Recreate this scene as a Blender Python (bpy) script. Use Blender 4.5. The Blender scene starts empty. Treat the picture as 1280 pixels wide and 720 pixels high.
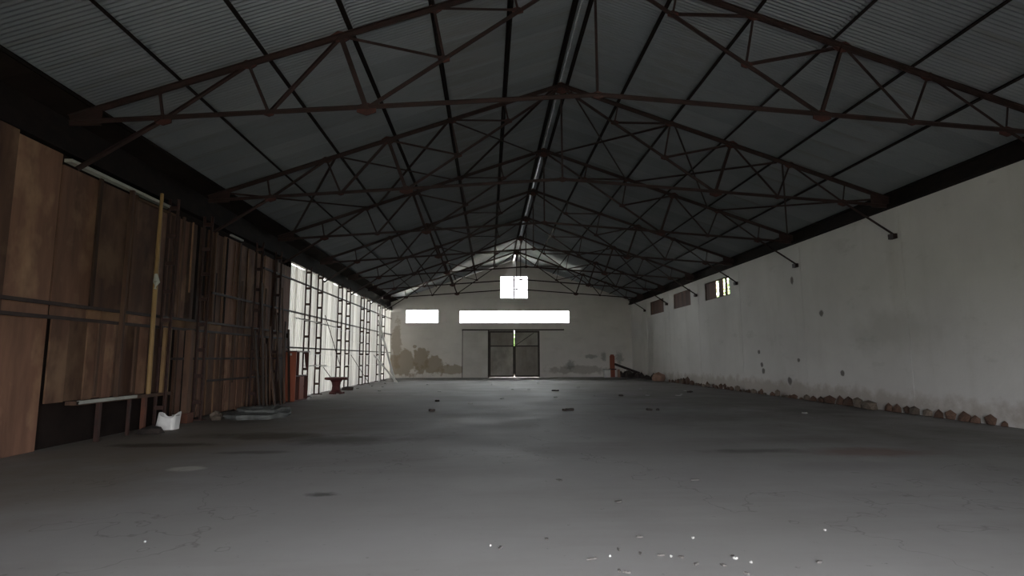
import bpy, bmesh, math, random
from mathutils import Vector, Matrix
random.seed(7)
SC = bpy.context.scene
COL = SC.collection

# ------------------------------------------------------------------ camera, sky, exposure
cam = bpy.data.cameras.new('camera'); camo = bpy.data.objects.new('camera', cam); COL.objects.link(camo)
cam.sensor_width = 36.0; cam.lens = 700.82 / 1280 * 36.0; cam.clip_end = 500
camo.matrix_world = (Matrix.Translation((0, 0, 1.5415)) @ Matrix.Rotation(-0.0426, 4, 'Z')
                     @ Matrix.Rotation(math.pi / 2 + 0.1232, 4, 'X') @ Matrix.Rotation(-0.0038, 4, 'Z'))
SC.camera = camo
W = bpy.data.worlds.new('overcast_sky'); SC.world = W; W.use_nodes = True
bg = W.node_tree.nodes['Background']; bg.inputs[0].default_value = (0.965, 0.975, 1.0, 1); bg.inputs[1].default_value = 1.0
sun = bpy.data.lights.new('sun', 'SUN'); sun.energy = 4.5; sun.angle = math.radians(6); sun.color = (1, .96, .9)   # hazy high sun beyond the far gable
suno = bpy.data.objects.new('sun', sun); COL.objects.link(suno); suno.rotation_euler = (math.radians(-13), 0, 0); suno.location = (0, 60, 40)
SC.view_settings.view_transform = 'Standard'; SC.view_settings.look = 'None'
SC.view_settings.gamma = 1.0; SC.view_settings.use_curve_mapping = False
SC.view_settings.exposure = 4.55
SC.cycles.diffuse_bounces = 6; SC.cycles.max_bounces = 10; SC.cycles.transparent_max_bounces = 16

# hall dimensions (metres): X right, Y into the hall, Z up
XR_, ZR, TAN = 2.04, 9.125, 0.349       # ridge line x, rafter apex height, roof slope
XL, XR = -7.6, 11.34                    # inner faces of the long walls
YE, YB = 44.05, -1.5                    # far wall, wall behind the photographer
Y0, BAY = 9.88, 5.0
def roof_z(x): return ZR + 0.15 - TAN * abs(x - XR_)

def portal(name, loc, rot, sx, sy):     # daylight sampling windows: no light of their own
    l = bpy.data.lights.new(name, 'AREA'); l.shape = 'RECTANGLE'; l.size = sx; l.size_y = sy
    o = bpy.data.objects.new(name, l); COL.objects.link(o); o.location = loc; o.rotation_euler = rot
    l.cycles.is_portal = True
BACK = (-2.2, 4.0, 3.0)                  # opening behind the photographer: x0, x1, height
H = math.pi / 2
portal('daylight_long_window', (2.07, YE + .3, 4.71), (-H, 0, 0), 8.7, 1.0)
portal('daylight_short_window', (-5.17, YE + .3, 4.75), (-H, 0, 0), 2.57, 1.07)
portal('daylight_gable_window', (2.03, YE + .3, 7.06), (-H, 0, 0), 2.2, 1.8)
portal('daylight_entrance', ((BACK[0] + BACK[1]) / 2, YB - .3, BACK[2] / 2), (H, 0, 0), BACK[1] - BACK[0], BACK[2])

# ------------------------------------------------------------------ materials
class NT:
    def __init__(s, name):
        s.m = bpy.data.materials.new(name); s.m.use_nodes = True
        s.t = s.m.node_tree; s.b = s.t.nodes['Principled BSDF']; s.out = s.t.nodes['Material Output']
        s.tc = s.t.nodes.new('ShaderNodeTexCoord').outputs['Object']
    def n(s, kind, **kw):
        nd = s.t.nodes.new('ShaderNode' + kind)
        for k, v in kw.items(): setattr(nd, k, v)
        return nd
    def l(s, a, b): s.t.links.new(a, b)
    def mapped(s, scale, loc=(0, 0, 0)):
        m = s.n('Mapping'); m.inputs['Scale'].default_value = scale if hasattr(scale, '__len__') else (scale,) * 3
        m.inputs['Location'].default_value = loc; s.l(s.tc, m.inputs[0]); return m.outputs[0]
    def noise(s, scale, detail=5, rough=.6, loc=(0, 0, 0)):
        t = s.n('TexNoise'); t.inputs['Scale'].default_value = 1.0; t.inputs['Detail'].default_value = detail
        t.inputs['Roughness'].default_value = rough; s.l(s.mapped(scale, loc), t.inputs['Vector']); return t.outputs['Fac']
    def ramp(s, fac, a, b, lo=0.0, hi=1.0):
        r = s.n('MapRange'); r.clamp = True
        for i, v in ((1, a), (2, b), (3, lo), (4, hi)): r.inputs[i].default_value = v
        s.l(fac, r.inputs[0]); return r.outputs[0]
    def mix(s, fac, a, b):
        m = s.n('Mix', data_type='RGBA'); 
        if hasattr(fac, 'is_linked'): s.l(fac, m.inputs[0])
        else: m.inputs[0].default_value = fac
        for sock, v in ((m.inputs[6], a), (m.inputs[7], b)):
            if hasattr(v, 'is_linked'): s.l(v, sock)
            else: sock.default_value = (*v, 1)
        return m.outputs[2]
    def math(s, op, a, b=0.0):
        m = s.n('Math', operation=op)
        for i, v in ((0, a), (1, b)):
            if hasattr(v, 'is_linked'): s.l(v, m.inputs[i])
            else: m.inputs[i].default_value = v
        return m.outputs[0]
    def blob(s, centre, radii, ragged=.8, scale=2.0, soft=.25, seed=0):   # ragged stain mask round a point
        m = s.n('Mapping'); m.inputs['Scale'].default_value = [1 / r for r in radii]
        m.inputs['Location'].default_value = [-c / r for c, r in zip(centre, radii)]; s.l(s.tc, m.inputs[0])
        v = s.n('VectorMath', operation='LENGTH'); s.l(m.outputs[0], v.inputs[0])
        nz = s.noise(scale, 6, .65, (seed * 3.1, seed * 1.7, seed))
        d = s.math('ADD', v.outputs['Value'], s.math('MULTIPLY', s.math('SUBTRACT', nz, .5), ragged * 3))
        return s.ramp(d, 1.0 - soft, 1.0 + soft, 1.0, 0.0)
    def rand(s): return s.n('ObjectInfo').outputs['Random']
    def bump(s, h, strength=.3, dist=.02):
        b = s.n('Bump'); b.inputs['Strength'].default_value = strength; b.inputs['Distance'].default_value = dist
        s.l(h, b.inputs['Height']); s.l(b.outputs[0], s.b.inputs['Normal'])
    def done(s, col, rough=.8, metal=0.0, spec=.3):
        if hasattr(col, 'is_linked'): s.l(col, s.b.inputs['Base Color'])
        else: s.b.inputs['Base Color'].default_value = (*col, 1)
        if hasattr(rough, 'is_linked'): s.l(rough, s.b.inputs['Roughness'])
        else: s.b.inputs['Roughness'].default_value = rough
        s.b.inputs['Metallic'].default_value = metal; s.b.inputs['Specular IOR Level'].default_value = spec
        return s.m
    def translucent(s, col, amount):     # thin sheet that lets some daylight through
        t = s.n('BsdfTranslucent')
        if hasattr(col, 'is_linked'): s.l(col, t.inputs[0])
        else: t.inputs[0].default_value = (*col, 1)
        mx = s.n('MixShader'); mx.inputs[0].default_value = amount
        s.l(s.b.outputs[0], mx.inputs[1]); s.l(t.outputs[0], mx.inputs[2]); s.l(mx.outputs[0], s.out.inputs[0])

def simple(name, c1, c2, scale=3.0, rough=.8, spec=.3, vary=0.0, bump=0.0, metal=0.0):
    t = NT(name); col = t.mix(t.ramp(t.noise(scale), .35, .65), c1, c2)
    if vary:
        hsv = t.n('HueSaturation'); t.l(t.ramp(t.rand(), 0, 1, 1 - vary, 1 + vary), hsv.inputs['Value']); t.l(col, hsv.inputs['Color']); col = hsv.outputs[0]
    if bump: t.bump(t.noise(scale * 4 if not hasattr(scale, '__len__') else 20), bump)
    return t.done(col, rough, metal, spec)

M = {}
M['truss'] = simple('red_oxide_steel', (.040, .020, .018), (.022, .014, .013), 4, .65)
M['gusset'] = simple('faded_red_plate', (.085, .030, .025), (.045, .020, .018), 6, .7)
M['purlin'] = simple('blackened_steel', (.012, .010, .010), (.018, .013, .012), 3, .85, .08)
M['column'] = simple('dark_brown_steel', (.030, .018, .016), (.055, .026, .020), 4, .7)
M['girt'] = simple('dull_girt_steel', (.05, .035, .03), (.03, .02, .02), 3, .7)
t = NT('grey_corrugated_sheet')
c = t.mix(t.ramp(t.noise((.5, .5, .5), 4), .3, .7), (.19, .21, .235), (.24, .255, .275))
c = t.mix(t.ramp(t.noise((.25, 1.6, .25), 5), .52, .75, 0, .6), c, (.15, .132, .115))
hs = t.n('HueSaturation'); t.l(t.ramp(t.rand(), 0, 1, .9, 1.08), hs.inputs['Value']); t.l(c, hs.inputs['Color'])
M['roof'] = t.done(hs.outputs[0], .42, .45)
M['ridge'] = simple('ridge_metal', (.07, .07, .07), (.05, .048, .045), 2, .8)

t = NT('dirty_white_plaster_right')
c = t.mix(t.ramp(t.noise((.35, .35, .35), 6), .3, .72), (.63, .62, .60), (.52, .51, .495))
c = t.mix(t.ramp(t.noise((1.2, 1.2, .18), 5), .55, .8, 0, .5), c, (.45, .44, .41))
c = t.mix(t.ramp(t.noise((.45, .45, 1.1), 6, .7, (4, 2, 1)), .60, .72, 0, .35), c, (.30, .31, .285))
for q, (y, z, ry, rz) in enumerate([(23.2, 1.73, .10, .09), (23.0, 1.2, .11, .1), (22.9, .95, .12, .12), (20.9, .62, .16, .14), (18.6, 3.0, .12, .1), (17.7, 1.0, .1, .09), (20.2, 1.4, .1, .07), (20.3, 4.35, .1, .15)]):
    c = t.mix(t.math('MULTIPLY', t.blob((XR, y, z), (1, ry, rz), .4, 6, .2, q), .8), c, (.06, .045, .04))
c = t.mix(t.math('MULTIPLY', t.blob((XR, 15.4, 2.2), (1, 1.5, .5), .8, 1.4, .5, 3), .3), c, (.3, .3, .26))
c = t.mix(t.math('MULTIPLY', t.blob((XR, 25, .25), (1, 14, .32), .9, 2.0, .35, 5), .55), c, (.28, .225, .18))
t.bump(t.noise(9, 6, .6), .25, .02)
M['plaster_right'] = t.done(c, .9, 0, .2)

t = NT('stained_plaster_far')
sx = t.n('SeparateXYZ'); t.l(t.tc, sx.inputs[0])
c = t.mix(t.ramp(t.noise(.45, 6), .3, .7), (.76, .735, .70), (.64, .615, .58))
c = t.mix(t.ramp(t.noise((.8, .8, 2.5), 5), .55, .8, 0, .45), c, (.50, .475, .44))
c = t.mix(t.ramp(sx.outputs[2], 5.6, 8.6, 0, .55), c, (.46, .43, .405))          # gable plaster greyer towards the apex
for q, (x, z, rx, rz, k) in enumerate([(-6.6, 1.1, 1.1, .95, .75), (-5.2, 1.3, .6, 1.0, .8), (-4.2, .95, .8, .75, .8), (-2.8, .6, 1.2, .35, .7), (-7.1, 2.6, .35, 1.6, .6), (-5.7, 2.4, .14, .12, .7)]):
    c = t.mix(t.math('MULTIPLY', t.blob((x, YE, z), (rx, 1, rz), .8, 1.8, .12, q + 2), k), c, (.30, .24, .165))
c = t.mix(t.math('MULTIPLY', t.blob((7.0, YE, .55), (2.3, 1, .3), .8, 2, .2, 4), .45), c, (.17, .14, .11))
for q, (x, z, rx, rz) in enumerate([(8.1, 1.6, .55, .14), (9.1, 1.6, .18, .35), (10.3, 1.5, .3, .4), (6.4, .9, .3, .4)]):
    c = t.mix(t.math('MULTIPLY', t.blob((x, YE, z), (rx, 1, rz), .9, 4, .3, q + 9), .5), c, (.10, .115, .10))
br = t.n('TexBrick'); br.inputs['Scale'].default_value = 1; br.inputs['Brick Width'].default_value = .9; br.inputs['Row Height'].default_value = .42
br.inputs['Mortar Size'].default_value = .015; br.inputs['Mortar Smooth'].default_value = .5
cmb = t.n('CombineXYZ'); t.l(sx.outputs[0], cmb.inputs[0]); t.l(sx.outputs[2], cmb.inputs[1]); t.l(cmb.outputs[0], br.inputs['Vector'])
t.bump(t.math('ADD', t.math('MULTIPLY', br.outputs['Fac'], -.5), t.noise(8, 5)), .3, .015)
M['plaster_far'] = t.done(c, .9, 0, .2)
M['plaster_back'] = simple('plain_plaster', (.36, .35, .33), (.28, .27, .26), .5, .9)
M['patch'] = simple('grey_render_patch', (.66, .64, .605), (.56, .54, .505), .8, .9)

t = NT('worn_concrete_floor')
c = t.mix(t.ramp(t.noise((.22, .22, .22), 6, .6), .32, .7), (.315, .308, .308), (.255, .246, .24))
c = t.mix(t.ramp(t.noise((.12, .5, 1), 5, .7, (3, 8, 0)), .5, .72, 0, .45), c, (.18, .166, .156))
c = t.mix(t.ramp(t.noise((3.2, 3.2, 3.2), 6, .7), .6, .75, 0, .14), c, (.37, .36, .35))
c = t.mix(t.ramp(t.noise((9, 9, 9), 4, .7), .66, .74, 0, .6), c, (.07, .065, .06))
def stain_or_shade(x, y, rx, ry, col, k, rag=.7, sc=.8, soft=.45, seed=0):
    global c
    c = t.mix(t.math('MULTIPLY', t.blob((x, y, 0), (rx, ry, 1), rag, sc, soft, seed), k), c, col)
stain_or_shade(9.2, 25, 4.2, 13, (.085, .07, .062), .75, .8, .35, .5, 1)     # shade along the right-hand wall, far from daylight, put into the floor colour
stain_or_shade(2.5, 33, 9, 7, (.15, .133, .122), .5, .9, .3, .5, 2)
stain_or_shade(-6.2, 12, 2.2, 6, (.18, .14, .098), .6, .8, .5, .5, 3)       # rust-coloured dust by the boarded wall
stain_or_shade(-4.4, 11.7, 1.3, .45, (.060, .036, .016), .75, .9, 1.2, .4, 4)
stain_or_shade(-5.9, 10.6, .8, .22, (.050, .028, .014), .8, .8, 1.4, .4, 5)
stain_or_shade(-2.6, 11.0, 1.0, .5, (.055, .044, .036), .65, .9, 1.2, .5, 6)
stain_or_shade(-3.9, 9.7, .5, .14, (.06, .05, .045), .6, .9, 2, .4, 7)
stain_or_shade(-1.9, 6.72, .16, .10, (.055, .05, .048), .8, .7, 4, .3, 8)
stain_or_shade(-4.26, 8.35, .24, .17, (.50, .49, .46), .9, .3, 4, .25, 9)     # pale round splash
stain_or_shade(6.25, 9.1, .9, .35, (.16, .065, .045), .5, .9, 1.5, .5, 10)
stain_or_shade(4.4, 9.3, .8, .18, (.065, .06, .058), .6, .8, 1.5, .5, 11)
stain_or_shade(5.0, 8.0, .9, .3, (.21, .20, .20), .4, .9, 1.5, .5, 12)
stain_or_shade(-.5, 15.2, 2.5, .5, (.22, .21, .2), .35, .9, 1, .5, 14)
v = t.n('TexVoronoi', feature='DISTANCE_TO_EDGE'); v.inputs['Scale'].default_value = 1
wob = t.n('VectorMath', operation='ADD'); tn = t.n('TexNoise'); tn.inputs['Scale'].default_value = .9; tn.inputs['Detail'].default_value = 4
t.l(t.tc, tn.inputs['Vector']); t.l(t.mapped(.16), wob.inputs[0]); t.l(tn.outputs['Color'], wob.inputs[1]); t.l(wob.outputs[0], v.inputs['Vector'])
c = t.mix(t.ramp(v.outputs['Distance'], .0, .006, .4, 0), c, (.07, .065, .06))
t.bump(t.noise(6, 6, .65), .15, .02)
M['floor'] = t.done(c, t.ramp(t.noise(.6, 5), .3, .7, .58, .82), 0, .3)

t = NT('translucent_white_sheet')
c = t.mix(t.ramp(t.noise((1, 3.0, .15), 5), .4, .75), (.62, .61, .585), (.40, .385, .35))
c = t.mix(t.ramp(t.noise((.7, .9, .5), 5, .6, (2, 2, 2)), .56, .72, 0, .7), c, (.30, .285, .25))
hs = t.n('HueSaturation'); t.l(t.ramp(t.rand(), 0, 1, .72, 1.12), hs.inputs['Value']); t.l(c, hs.inputs['Color'])
m = t.done(hs.outputs[0], .55); t.translucent(hs.outputs[0], .062); M['white_sheet'] = m
t = NT('brown_board')
c = t.mix(t.ramp(t.noise((2, 4, .5), 6), .3, .7), (.20, .105, .068), (.10, .054, .037))
c = t.mix(t.ramp(t.noise((1, 1.3, .8), 4, .6, (5, 1, 0)), .52, .7, 0, .8), c, (.31, .19, .115))
hs = t.n('HueSaturation'); t.l(t.ramp(t.rand(), 0, 1, .45, 1.5), hs.inputs['Value']); t.l(c, hs.inputs['Color'])
m = t.done(hs.outputs[0], .75); t.translucent(hs.outputs[0], .15); M['board'] = m
M['light_board'] = simple('tan_board', (.22, .125, .065), (.13, .07, .04), 2, .8, vary=.4)
M['dark_board'] = simple('dark_board', (.02, .014, .012), (.014, .010, .009), 2, .9, .08)
M['timber'] = simple('brown_timber', (.10, .055, .035), (.055, .032, .022), (4, 4, .8), .8, vary=.45)
M['bamboo'] = simple('yellow_bamboo', (.30, .19, .075), (.20, .12, .05), (5, 5, 1.2), .6)
M['batten'] = simple('pale_batten', (.24, .15, .07), (.15, .09, .05), (4, 4, 1), .75)
M['redpost'] = simple('reddish_post', (.13, .05, .03), (.09, .04, .028), 3, .8)
M['pale'] = simple('pale_strip', (.42, .43, .38), (.3, .3, .27), 3, .7)
M['cabinet'] = simple('red_brown_veneer', (.34, .10, .052), (.25, .07, .04), (2, 2, .6), .45)
M['cabinet_dark'] = simple('dark_red_veneer', (.10, .035, .027), (.07, .026, .02), 3, .5)
M['white'] = simple('off_white', (.80, .79, .77), (.68, .67, .65), 4, .7)
M['paper'] = simple('white_paper', (.42, .42, .40), (.33, .32, .31), 12, .8)
M['redtable'] = simple('maroon_wood', (.12, .032, .03), (.08, .025, .024), 4, .6)
M['tarp'] = simple('grey_tarpaulin', (.16, .165, .155), (.085, .09, .085), 3, .75, bump=.3)
M['scrap'] = simple('dark_scrap', (.03, .025, .024), (.05, .038, .033), 5, .85, vary=.4)
M['fleck'] = simple('dry_leaf_fleck', (.13, .12, .115), (.09, .083, .078), 9, .9)
M['brick'] = simple('broken_brick', (.13, .075, .053), (.07, .045, .034), 5, .9, vary=.4, bump=.4)
M['mortar'] = simple('crumbled_mortar', (.18, .145, .115), (.11, .085, .066), 5, .9, vary=.35, bump=.4)
M['orange'] = simple('orange_earth', (.34, .215, .165), (.26, .165, .125), 4, .9, bump=.3)
M['door'] = simple('grey_brown_door_sheet', (.34, .315, .28), (.21, .19, .168), (.9, .9, .5), .7, vary=.1)
M['door_pale'] = simple('scuffed_door_sheet', (.50, .475, .43), (.26, .24, .21), (.9, .9, .6), .7)
M['door_frame'] = simple('dark_door_frame', (.075, .062, .054), (.05, .042, .038), 2, .7)
M['frame'] = simple('grey_window_frame', (.3, .29, .28), (.2, .2, .19), 3, .7)
M['shutter'] = simple('reddish_shutter_board', (.115, .06, .045), (.07, .04, .032), (1, 3, .6), .8, vary=.3)
M['wire'] = simple('galvanised_wire', (.45, .45, .45), (.35, .35, .35), 3, .5)
M['leaf'] = simple('leaf_green', (.07, .15, .03), (.12, .22, .05), 2, .6)
M['bark'] = simple('bark', (.08, .06, .045), (.05, .04, .03), 4, .9)
M['soil'] = simple('outdoor_soil', (.19, .185, .16), (.14, .15, .115), .3, .95)
M['yard'] = simple('pale_concrete_yard', (.56, .53, .47), (.48, .46, .41), .3, .9)
t = NT('thin_glass')
tr = t.n('BsdfTransparent'); tr.inputs[0].default_value = (.96, .98, .97, 1); gl = t.n('BsdfGlossy'); gl.inputs['Roughness'].default_value = .05
fr = t.n('Fresnel'); fr.inputs[0].default_value = 1.45; mx = t.n('MixShader')
t.l(fr.outputs[0], mx.inputs[0]); t.l(tr.outputs[0], mx.inputs[1]); t.l(gl.outputs[0], mx.inputs[2]); t.l(mx.outputs[0], t.out.inputs[0])
M['glass'] = t.m

# ------------------------------------------------------------------ builders
def link(name, me, parent=None, loc=None):
    o = bpy.data.objects.new(name, me); COL.objects.link(o)
    if parent is not None: o.parent = parent
    if loc is not None: o.location = loc
    return o
def mesh(name, bm, mat, smooth=False):
    me = bpy.data.meshes.new(name); bmesh.ops.recalc_face_normals(bm, faces=bm.faces[:]); bm.to_mesh(me); bm.free()
    me.materials.append(M[mat])
    if smooth:
        for p in me.polygons: p.use_smooth = True
    return me
def obj(name, bm, mat, parent=None, smooth=False):
    """mesh in world coordinates, moved under its parent (empties never rotate)"""
    o = link(name, mesh(name, bm, mat, smooth), parent)
    if parent is not None:
        p = parent; off = Vector()
        while p is not None: off += p.location; p = p.parent
        o.location = -off
    return o
def tag(o, label=None, cat=None, group=None, kind=None):
    if label: o['label'] = label
    if cat: o['category'] = cat
    if group: o['group'] = group
    if kind: o['kind'] = kind
    return o
def empty(name, loc=(0, 0, 0), label=None, cat=None, group=None, kind=None, parent=None):
    o = bpy.data.objects.new(name, None); COL.objects.link(o); o.location = loc; o.empty_display_size = .2
    if parent is not None: o.parent = parent
    return tag(o, label, cat, group, kind)
def box(bm, x0, x1, y0, y1, z0, z1):
    v = [bm.verts.new((x, y, z)) for z in (z0, z1) for y in (y0, y1) for x in (x0, x1)]
    for f in ((0, 1, 3, 2), (4, 6, 7, 5), (0, 4, 5, 1), (2, 3, 7, 6), (0, 2, 6, 4), (1, 5, 7, 3)): bm.faces.new([v[i] for i in f])
    return bm
def nb(*a): return box(bmesh.new(), *a)
def bar(bm, p, q, w, h, up=(0, 0, 1), o1=0.0, o2=0.0):
    """box beam from p to q, w across, h along 'up'; o1, o2 shift it across and up"""
    p, q = Vector(p), Vector(q); d = (q - p).normalized(); s = d.cross(Vector(up))
    if s.length < 1e-4: s = d.cross(Vector((0, 1, 0)))
    s.normalize(); u = s.cross(d).normalized(); sh = s * o1 + u * o2
    v = [bm.verts.new(e + sh + s * a * w / 2 + u * b * h / 2) for e in (p, q) for b in (-1, 1) for a in (-1, 1)]
    for f in ((0, 1, 3, 2), (4, 6, 7, 5), (0, 4, 5, 1), (2, 3, 7, 6), (0, 2, 6, 4), (1, 5, 7, 3)): bm.faces.new([v[i] for i in f])
    return bm
def tee(p, q, w, h, tk=.012, up=(0, 0, 1)):
    """pair of back-to-back steel angles: a flange and a double web"""
    bm = bmesh.new(); bar(bm, p, q, w, tk, up, 0, h / 2)
    bar(bm, p, q, tk, h, up, w * .14, 0); bar(bm, p, q, tk, h, up, -w * .14, 0); return bm
def angle(p, q, w, tk=.008, up=(0, 0, 1)):
    bm = bmesh.new(); bar(bm, p, q, w, tk, up, 0, w / 2); bar(bm, p, q, tk, w, up, w / 2, 0); return bm
def tube(bm, pts, radii, n=8):
    rings = []
    for i, p in enumerate(pts):
        p = Vector(p); a = Vector(pts[max(i - 1, 0)]); b = Vector(pts[min(i + 1, len(pts) - 1)]); d = (b - a).normalized()
        s = d.cross(Vector((0, 0, 1)))
        if s.length < 1e-3: s = Vector((1, 0, 0))
        s.normalize(); u = s.cross(d); r = radii[i] if hasattr(radii, '__len__') else radii
        rings.append([bm.verts.new(p + (s * math.cos(k * 2 * math.pi / n) + u * math.sin(k * 2 * math.pi / n)) * r) for k in range(n)])
    for a, b in zip(rings, rings[1:]):
        for k in range(n): bm.faces.new((a[k], a[(k + 1) % n], b[(k + 1) % n], b[k]))
    bm.faces.new(rings[0][::-1]); bm.faces.new(rings[-1]); return bm
def lathe(bm, c, prof, n=24):
    rings = [[bm.verts.new((c[0] + r * math.cos(k * 2 * math.pi / n), c[1] + r * math.sin(k * 2 * math.pi / n), c[2] + z)) for k in range(n)] for r, z in prof]
    for a, b in zip(rings, rings[1:]):
        for k in range(n): bm.faces.new((a[k], a[(k + 1) % n], b[(k + 1) % n], b[k]))
    bm.faces.new(rings[0][::-1]); bm.faces.new(rings[-1]); return bm
def prism(poly, axis, a, b):
    """polygon (2D) extruded along 'Y' (poly = x,z), 'X' (poly = y,z) or 'Z' (poly = x,y) from a to b"""
    bm = bmesh.new()
    f = {'Y': lambda u, v, t: (u, t, v), 'X': lambda u, v, t: (t, u, v), 'Z': lambda u, v, t: (u, v, t)}[axis]
    r0 = [bm.verts.new(f(u, v, a)) for u, v in poly]; r1 = [bm.verts.new(f(u, v, b)) for u, v in poly]
    n = len(poly); bm.faces.new(r0[::-1]); bm.faces.new(r1)
    for i in range(n): bm.faces.new((r0[i], r0[(i + 1) % n], r1[(i + 1) % n], r1[i]))
    return bm
def chunk(sx, sy, sz, seed, sub=1, jit=.22):
    """broken lump standing on z = 0"""
    rnd = random.Random(seed); bm = bmesh.new(); bmesh.ops.create_icosphere(bm, subdivisions=sub, radius=1)
    for v in bm.verts:
        k = 1 + rnd.uniform(-jit, jit); v.co = Vector((v.co.x * sx * k, v.co.y * sy * k, max(v.co.z * k, -.55) * sz))
    z = min(v.co.z for v in bm.verts)
    for v in bm.verts: v.co.z -= z
    return bm
def holed_wall(name, ax, u_lim, z0, top, holes, a, b, mat):
    """wall with real openings: grid of cells, clipped to the roof line, extruded from a to b"""
    us = sorted({u_lim[0], u_lim[1], *(h[0] for h in holes), *(h[1] for h in holes)} | ({XR_} if callable(top) else set()))
    tf = top if callable(top) else (lambda u: top)
    zs = sorted({z0, *(h[2] for h in holes), *(h[3] for h in holes), max(tf(u) for u in us)})
    bm = bmesh.new(); P = (lambda u, z: (u, a, z)) if ax == 'Y' else (lambda u, z: (a, u, z))
    for u0, u1 in zip(us, us[1:]):
        for q0, q1 in zip(zs, zs[1:]):
            um, zm = (u0 + u1) / 2, (q0 + q1) / 2
            if any(h[0] < um < h[1] and h[2] < zm < h[3] for h in holes): continue
            t0, t1 = tf(u0), tf(u1); pts = []
            for (ua, za, ta), (ub, zb, tb) in zip([(u0, q0, t0), (u1, q0, t1), (u1, q1, t1), (u0, q1, t0)], [(u1, q0, t1), (u1, q1, t1), (u0, q1, t0), (u0, q0, t0)]):
                da, db = ta - za, tb - zb
                if da >= -1e-6: pts.append((ua, za))
                if da * db < -1e-9:
                    k = da / (da - db); pts.append((ua + (ub - ua) * k, za + (zb - za) * k))
            if len(pts) >= 3: bm.faces.new([bm.verts.new(P(*p)) for p in pts])
    bmesh.ops.remove_doubles(bm, verts=bm.verts[:], dist=1e-4)
    r = bmesh.ops.extrude_face_region(bm, geom=bm.faces[:])
    d = Vector((0, b - a, 0)) if ax == 'Y' else Vector((b - a, 0, 0))
    bmesh.ops.translate(bm, vec=d, verts=[g for g in r['geom'] if isinstance(g, bmesh.types.BMVert)])
    return tag(obj(name, bm, mat), kind='structure')

# ------------------------------------------------------------------ setting: ground, floor, walls
tag(obj('ground_outside', nb(-90, 100, -90, 160, -.6, -.25), 'soil'), 'bare ground with sparse grass outside the hall', 'ground', kind='structure')
tag(obj('yard_outside', nb(-40, 45, YE + .35, 110, -.25, -.2), 'yard'), 'pale concrete yard beyond the far gable wall', 'yard', kind='structure')
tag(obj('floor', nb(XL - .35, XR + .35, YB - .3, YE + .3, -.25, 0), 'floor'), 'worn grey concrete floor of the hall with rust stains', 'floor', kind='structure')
END_HOLES = [(.93, 3.14, 6.17, 7.96), (-6.46, -3.89, 4.22, 5.29), (-2.28, 6.42, 4.21, 5.22), (.05, 4.03, 0, 3.62)]
tag(holed_wall('wall_far', 'Y', (XL - .3, XR + .3), 0, lambda u: roof_z(u) - .02, END_HOLES, YE, YE + .25, 'plaster_far'), 'stained plaster gable wall at the far end', 'wall')
WINS = [(25.72, 28.75), (30.85, 33.72), (35.7, 38.7)]
tag(holed_wall('wall_right', 'X', (YB, YE), 0, 5.8, [(a, b, 4.43, 5.34) for a, b in WINS], XR, XR + .28, 'plaster_right'), 'long dirty white plaster wall on the right', 'wall')
tag(holed_wall('wall_back', 'Y', (XL - .3, XR + .3), 0, lambda u: roof_z(u) - .02, [(BACK[0], BACK[1], 0, BACK[2])], YB - .25, YB, 'plaster_back'), 'gable wall behind the photographer with a wide entrance', 'wall')
# faint wall piers behind each truss bearing
wr = bpy.data.objects['wall_right']
for k in range(-2, 7):
    y = Y0 + BAY * k
    obj('wall_pier', nb(XR - .012, XR + .02, y - .2, y + .2, 0, 5.55), 'plaster_right', wr)

# ------------------------------------------------------------------ roof: sheets, ridge, purlins
roof = empty('ceiling', (XR_, 0, 0), 'dark grey corrugated sheet roof seen from below', 'roof', kind='structure')
NY = 66; PIT = (YE + .35 - (YB - .35)) / NY
def sheet_mesh(name, sign, d0, d1, lift, nc=9):
    bm = bmesh.new(); seg = 6; n = nc * seg; rows = []; width = PIT / 8 * nc
    for d in (d0, d1):
        rows.append([bm.verts.new((sign * d, -width / 2 + width * i / n, ZR + .160 - TAN * d + lift + 0.019 * math.cos(i / seg * 2 * math.pi) + (.028 if i > n - 9 else 0))) for i in range(n + 1)])
    for i in range(n): bm.faces.new((rows[0][i], rows[0][i + 1], rows[1][i + 1], rows[1][i]))
    return mesh(name, bm, 'roof', True)
SH = {(s, r): sheet_mesh('roof_sheet', s, *dd) for s in (-1, 1) for r, dd in enumerate([(.014, 4.75, .022), (4.55, 10.0 if s < 0 else 9.75, 0.0)])}
for s in (-1, 1):
    for r in (0, 1):
        for i in range(NY): link('roof_sheet', SH[(s, r)], roof, (0, YB - .35 + PIT * (i + .5), 0))
me = mesh('ridge_cap', prism([(-.34, ZR + .115), (0, ZR + .235), (.34, ZR + .115), (.34, ZR + .125), (0, ZR + .247), (-.34, ZR + .125)], 'Y', -.96, .96), 'ridge')
for v in me.vertices: v.co.z += .035
for i in range(23): link("ridge_cap", me, roof, (0, YB + .7 + i * 1.93, 0 if i < 12 else .16))

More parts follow.
